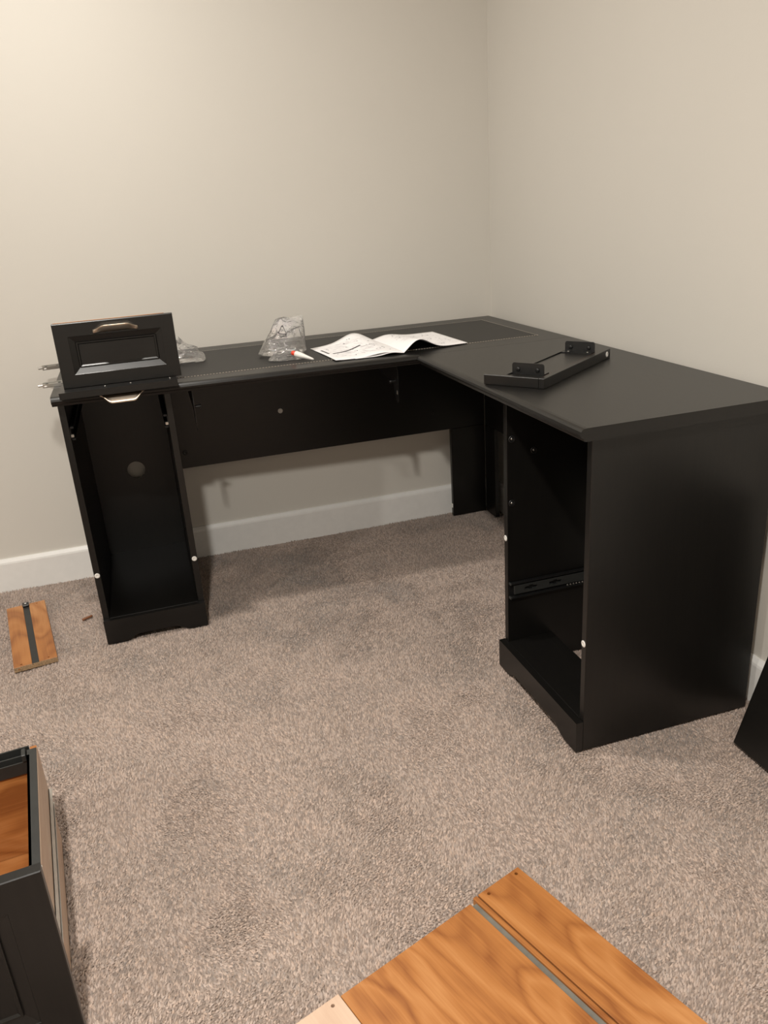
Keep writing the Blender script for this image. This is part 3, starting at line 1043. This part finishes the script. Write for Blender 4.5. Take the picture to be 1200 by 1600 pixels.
# dowel
dv = bmesh.new()
bm_lathe(dv, (-1.604, -0.370, 0.0042), (0.035, 0.019, 0.0), [(0, 0.0028), (0.002, 0.0038), (0.032, 0.0038), (0.034, 0.0028)], 12)
o = from_bm('wood_dowel', dv, M['brown_wood'], None, True)
tag(o, 'short brown wood dowel lying loose on the carpet by the left pedestal', 'dowel')

# boards lying at the front: long axis d2, across d1
d1 = Vector((0.2952 + 0.078, 0.1310)).normalized()
d1 = Vector((0.945, 0.327)).normalized()
angb = math.atan2(d1.y, d1.x)
# grain runs along local x = towards the viewer
long_ang = angb - math.pi / 2
def floor_board(name, label, corner, width, length, mat, holes, groove=None, th=0.0145, z=0.0, tint=None):
    """corner = far right corner; local x towards viewer, local y across to the right(-)"""
    e = empty(name, label, 'board', (corner[0], corner[1], z), long_ang, group=None)
    if groove is None:
        pls = [(box('plank', mat, e, (0, length), (-width, 0), (0, th), 0.0008), -width, 0)]
    else:
        g0, g1 = groove
        pls = [(box('plank', mat, e, (0, length), (-g0, 0), (0, th), 0.0008), -g0, 0),
               (box('plank', mat, e, (0, length), (-width, -g1), (0, th), 0.0008), -width, -g1)]
        box('groove_floor', M['board_core'], e, (0.0004, length - 0.0004), (-g1 - 0.0001, -g0 + 0.0001), (0.0, th - 0.006), 0)
    for x, y in holes:
        for pk, a, b in pls:
            if a < -y < b:
                drill(pk, (x, -y, th), (0, 0, -1), 0.0032, 0.011)
    return e
M['wood_b'] = M['wood_x']
lx_ = Vector((math.cos(long_ang), math.sin(long_ang)))
c1 = Vector((-0.7755, -1.7855))
floor_board('grooved_board', 'honey wood board with a groove and two screw holes, flat on the carpet', c1, 0.1125, 0.52, M['wood_x'],
            [(0.010, 0.014), (0.011, 0.084)], groove=(0.1005, 0.1035))
c2 = c1 - d1 * 0.1245 + lx_ * 0.006
floor_board('wooden_board', 'wide honey wood panel flat on the carpet against the grooved board', c2, 0.277, 0.52, M['wood_x'], [])
wb = bpy.data.objects['wooden_board']
box('edge_strip', M['strip_grey'], wb, (0.004, 0.52), (0.0004, 0.0112), (0, 0.0105), 0.0, label='grey strip along the board edge')
c3 = c2 - d1 * 0.2785 - lx_ * 0.004
floor_board('wooden_board', 'pale wood board with a screw hole beside the wide wooden panel', c3, 0.176, 0.52, M['wood_pale'], [(0.012, 0.018)], th=0.0165)

# ------------------------------------------------------------------ file drawer at the left
fdl = empty('file_drawer', 'large wooden file drawer with black front and black rails on the carpet', 'drawer', (-1.606, -1.378, 0.0), R(6))
# local: x to the right (0 = outer right side), y negative towards the viewer
FW, FD, FZ0, FZ1 = 0.315, 0.440, 0.006, 0.240
sides = []
for x0, x1 in ((-0.013, 0.0), (-FW, -FW + 0.013)):
    s = box('box_side', M['wood_pale_y'], fdl, (x0, x1), (-FD, 0.0), (FZ0, FZ1), 0.0008, label='drawer side with a pale outer face')
    sides.append(s)
    s.data.materials.append(M['wood_y'])
    for pg in s.data.polygons:
        if pg.normal.x * (-1 if x1 == 0.0 else 1) > 0.9:      # face towards the inside of the drawer
            pg.material_index = 1
    # black hanging-file rail clipped over the top
    boxes('file_rail', M['grey_rail'], s, [((x0 - 0.0045, x1 - 0.0005 if x1 == 0.0 else x1 + 0.0045), (-FD + 0.001, -0.013), (FZ1 + 0.0001, FZ1 + 0.004)),
                                           ((x0 - 0.0045, x0 - 0.0002) if x1 == 0.0 else (x1 + 0.0002, x1 + 0.0045)) and
                                           (((x0 - 0.0045, x0 - 0.0002) if x1 == 0.0 else (x1 + 0.0002, x1 + 0.0045)), (-FD + 0.001, -0.030), (FZ1 - 0.022, FZ1 + 0.004))])
    cap = box('side_end', M['wood_x'], s, (x0 + 0.0006, x1 - 0.0006), (-0.0125, -0.0006), (FZ1 + 0.0001, FZ1 + 0.0012), 0, label='honey wood end of the drawer side')
box('box_back', M['wood_x'], fdl, (-FW + 0.0135, -0.0135), (-0.030, -0.018), (FZ0, FZ1 - 0.025), 0.0006)
bkr = boxes('back_rail', M['grey_rail'], fdl, [((-FW + 0.014, -0.0138), (-0.004, -0.0005), (FZ1 - 0.030, FZ1 + 0.005)),
                                              ((-FW + 0.014, -0.0138), (-0.0175, -0.004), (FZ1 - 0.030, FZ1 - 0.026)),
                                              ((-FW + 0.014, -0.0138), (-0.033, -0.030), (FZ1 - 0.034, FZ1 - 0.008)),
                                              ((-FW + 0.014, -0.0138), (-0.020, -0.0165), (FZ1 - 0.024, FZ1 - 0.002))])
box('rail_clip', M['grey_rail'], bkr, (-0.027, -0.019), (-0.036, -0.012), (FZ1 - 0.006, FZ1 + 0.009), 0.001)
box('box_bottom', M['wood_x'], fdl, (-FW + 0.0135, -0.0135), (-FD + 0.002, -0.031), (FZ0 + 0.012, FZ0 + 0.017), 0)
front = front_mesh(FW + 0.030, 0.330, 0.018, (0.055, 0.075, 0.079, 0.083), 0.007)
for v in front.verts:
    v.co = Vector((v.co.x - FW / 2, v.co.y - FD - 0.0185, v.co.z))
fo = from_bm('drawer_front', front, M['black_z'], fdl, label='tall black panelled drawer front')
hh = from_bm('handle', handle_mesh(0.115, 0.011, 0.024), M['nickel'], fo, True)
hh.location = (-FW / 2, -FD - 0.0185, 0.290)
# zinc runner on the outer right side
boxes('side_runner', M['steel'], sides[0], [((0.0002, 0.0014), (-FD + 0.004, -0.003), (0.112, 0.136)),
                                            ((0.0002, 0.0065), (-FD + 0.004, -0.003), (0.133, 0.136)),
                                            ((0.0002, 0.0065), (-FD + 0.004, -0.020), (0.112, 0.115)),
                                            ((0.0014, 0.0045), (-FD + 0.03, -0.022), (0.119, 0.129))], 0.0)
for y, z in ((-0.012, 0.200), (-0.010, 0.050), (-FD + 0.02, 0.05)):
    drill(sides[0], (0.0, y, z), (-1, 0, 0), 0.0032, 0.009)
box('chipped_spot', M['white_plastic'], sides[0], (0.0001, 0.0007), (-0.352, -0.338), (FZ1 - 0.010, FZ1 - 0.001), 0)

# ------------------------------------------------------------------ black panel leaning on the right wall
th_l = math.atan2(0.160, 0.500)
lp_ = box('desk_panel', M['black_y'], None, (-0.008, 0.0075), (-0.42, 0.0), (0.0, 0.525), 0.001)
lp_.location = (-0.158, -1.627, 0.0035)
lp_.rotation_euler = (0, th_l, 0)
tag(lp_, 'loose black panel leaning against the right wall beside the desk', 'panel')
